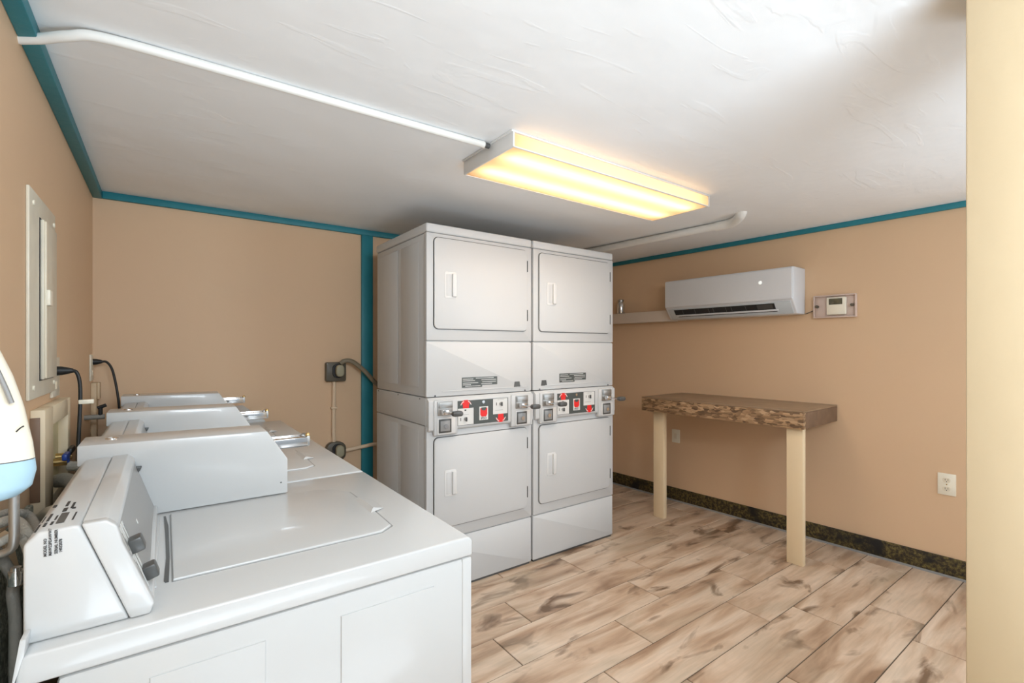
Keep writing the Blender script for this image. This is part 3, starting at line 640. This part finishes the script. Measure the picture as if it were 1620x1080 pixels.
# recessed supply box frame with taps and hoses
t = thing('supply_box', 'beige framed washer supply box on the left wall below the breaker panel', 'supply box', (XL, 1.775, .80))
H_ = .285; L_ = .43
bm = nb()
box(bm, 0, 0, 0, .030, .115, H_, .003); box(bm, 0, L_-.05, 0, .030, L_, H_, .003); box(bm, 0, .115, H_-.055, .030, L_-.05, H_, .003); box(bm, 0, .115, 0, .030, L_-.05, .03, .003)
obj('frame', bm, 'beige', t)
bm = nb(); box(bm, 0, .115, .03, .006, L_-.05, H_-.055); obj('back_plate', bm, mat('pale_yellow_panel', (.68, .60, .36), .5), t)
bm = nb(); box(bm, 0, -.004, .04, .020, 0, H_-.02, .001); obj('broken_edge', bm, 'osbside', t)
bm = nb(); cyl(bm, (.006, .24, .10), (.045, .24, .10), .012); v_ = obj('tap', bm, 'brass', t)
bm = nb(); box(bm, .036, .20, .108, .050, .262, .128, .005); cyl(bm, (.043, .245, .095), (.043, .245, .115), .007); obj('tap_handle', bm, 'blue', v_, 'blue tap handle')
bm = nb(); cyl(bm, (.006, .335, .10), (.045, .335, .10), .012); v_ = obj('tap', bm, 'brass', t)
bm = nb(); box(bm, .036, .30, .110, .050, .372, .130, .006); obj('tap_handle', bm, 'black', v_, 'black tap handle')
def hose(pts, r, m, lab):
    bm = nb(); tube(bm, pts, r, 14, 8); return tag(obj('hose', bm, m), lab, 'hose', 'hoses behind the washers')
hose([(-.235, 2.015, .885), (-.205, 2.0, .880), (-.185, 1.97, .865), (-.180, 1.9, .82), (-.185, 1.82, .74)], .015, 'braid', 'pale hose leaving the supply box just under the blue tap')
hose([(-.250, 1.93, .860), (-.225, 1.88, .868), (-.195, 1.82, .858), (-.180, 1.76, .82), (-.180, 1.70, .74), (-.18, 1.66, .6)], .020, 'hose', 'thick dark grey drain hose bending down below the supply box')
hose([(-.262, 1.75, .80), (-.225, 1.67, .835), (-.185, 1.56, .82), (-.180, 1.50, .74), (-.18, 1.47, .6)], .016, 'ivory', 'cream hose curving down just in front of the supply box')
def px_on(x, pts):      # points of the hose seen against the plane x = const behind the washers
    out = []
    for p in pts:
        u, v = p[0], p[1]; xx = p[2] if len(p) > 2 else x
        f = 757.68; Fx, Fy = .58885, .80824
        dx = Fx*f + Fy*(u-810); dy = Fy*f - Fx*(u-810); k = xx/dx
        out.append((xx, dy*k, 1.25 + (551-v)*k))
    return out
hose(px_on(-.225, [(-25, 822, -.25), (8, 812, -.238), (28, 811), (48, 818, -.21), (60, 845, -.185), (62, 880, -.175)]), .008, 'hose', 'dark grey hose looping behind the nearest washer, uppermost of the loops')
hose(px_on(-.225, [(-30, 835, -.235), (0, 827), (15, 823), (30, 827, -.21), (42, 845, -.19), (50, 880, -.18), (50, 940, -.178)]), .009, 'braid', 'pale grey hose looping behind the nearest washer, just below the dark one')
hose(px_on(-.215, [(-30, 872, -.225), (0, 858, -.208), (18, 849, -.200), (36, 853, -.190), (46, 880, -.176), (48, 930, -.174)]), .0065, 'braid', 'thin braided hose arching beside the foot of the grey pole')
hose(px_on(-.215, [(-25, 850, -.235), (0, 880, -.23), (13, 900, -.222), (22, 915), (20, 940, -.213), (24, 975, -.21), (24, 1040, -.21), (24, 1150, -.21)]), .0085, 'hose', 'mottled grey hose hanging down in front of the speckled mat')
t = thing('hose_coupling', 'shiny clear coupling joining the hanging hose beside the nearest washer', 'coupling', px_on(-.205, [(25, 912, -.198)])[0])
bm = nb(); cyl(bm, (0, 0, -.013), (0, 0, .010), .0095); cyl(bm, (0, 0, .008), (0, 0, .016), .007); obj('coupling_body', bm, 'chrome', t)
t = thing('wooden_batten', 'pale wooden batten leaning behind the hoses at the left wall', 'batten', (0,0,0))
bm = nb(); tube(bm, px_on(-.255, [(6, 845), (27, 925)]), .010, 4, 0); obj('batten', bm, 'wood', t)
bm = nb(); box(bm, XL+.002, .45, 0, XL+.016, 1.72, .85, .004)
tag(obj('speckled_mat', bm, 'batt'), 'grey-green speckled mat standing against the left wall behind the washers', 'mat')
# cream and pale blue hooded stand at the left edge
t = thing('hooded_stand', 'cream and pale blue rounded plastic hood above a short grey pole, at the left edge', 'stand', (-.217, 1.0, 0))
def outline(z): # half width of the hood at height z
    pts = [(1.030, .030), (1.034, .045), (1.046, .059), (1.07, .064), (1.11, .060), (1.167, .050), (1.21, .039), (1.246, .026), (1.27, .014), (1.285, .002)]
    for (a, b_), (c, d) in zip(pts, pts[1:]):
        if a <= z <= c: return b_ + (d-b_)*(z-a)/(c-a)
    return .002
def hood(z0_, z1_, n, grow=0, xs=(0,)):
    bm = nb(); rings = []
    for i in range(n+1):
        z = z0_+(z1_-z0_)*i/n; w_ = outline(z)+grow; dpt = .030*min(1, (w_/.06)**.5)+grow
        rings.append([bm.verts.new((w_*math.copysign(abs(math.cos(a))**.8, math.cos(a)), dpt*math.sin(a), z)) for a in (2*math.pi*j/32 for j in range(32))])
    for a, b_ in zip(rings, rings[1:]):
        for j in range(32): bm.faces.new((a[j], a[(j+1)%32], b_[(j+1)%32], b_[j]))
    bm.faces.new(rings[0]); bm.faces.new(rings[-1]); return bm
obj('hood', hood(1.0875, 1.285, 26), 'creamplastic', t)
obj('lower_hood', hood(1.030, 1.086, 16), 'paleblue', t, 'pale blue lower section')
obj('seam', hood(1.085, 1.0885, 2, -.0006), 'greyplastic', t)
bm = nb(); tube(bm, [(.010, -.026, 1.26), (.022, -.026, 1.235), (.034, -.026, 1.20), (.042, -.025, 1.172)], .0045, 8, 6, True, .7); obj('grey_trim', bm, 'midgrey', t)
bm = nb(); tube(bm, [(.046, -.0225, 1.130), (.050, -.0195, 1.135), (.053, -.017, 1.137)], .001, 6); obj('mark', bm, 'ink', t)
bm = nb(); tube(bm, [(.040, 0, 1.036), (.040, 0, 1.0), (.040, 0, .972), (.036, .004, .955), (.020, .008, .948), (-.02, .01, .946), (-.064, .01, .946)], .006, 12); obj('pole', bm, 'steel', t)
bm = nb(); cyl(bm, (-.068, .01, .946), (-.062, .01, .946), .018); obj('wall_bracket', bm, 'steel', t)
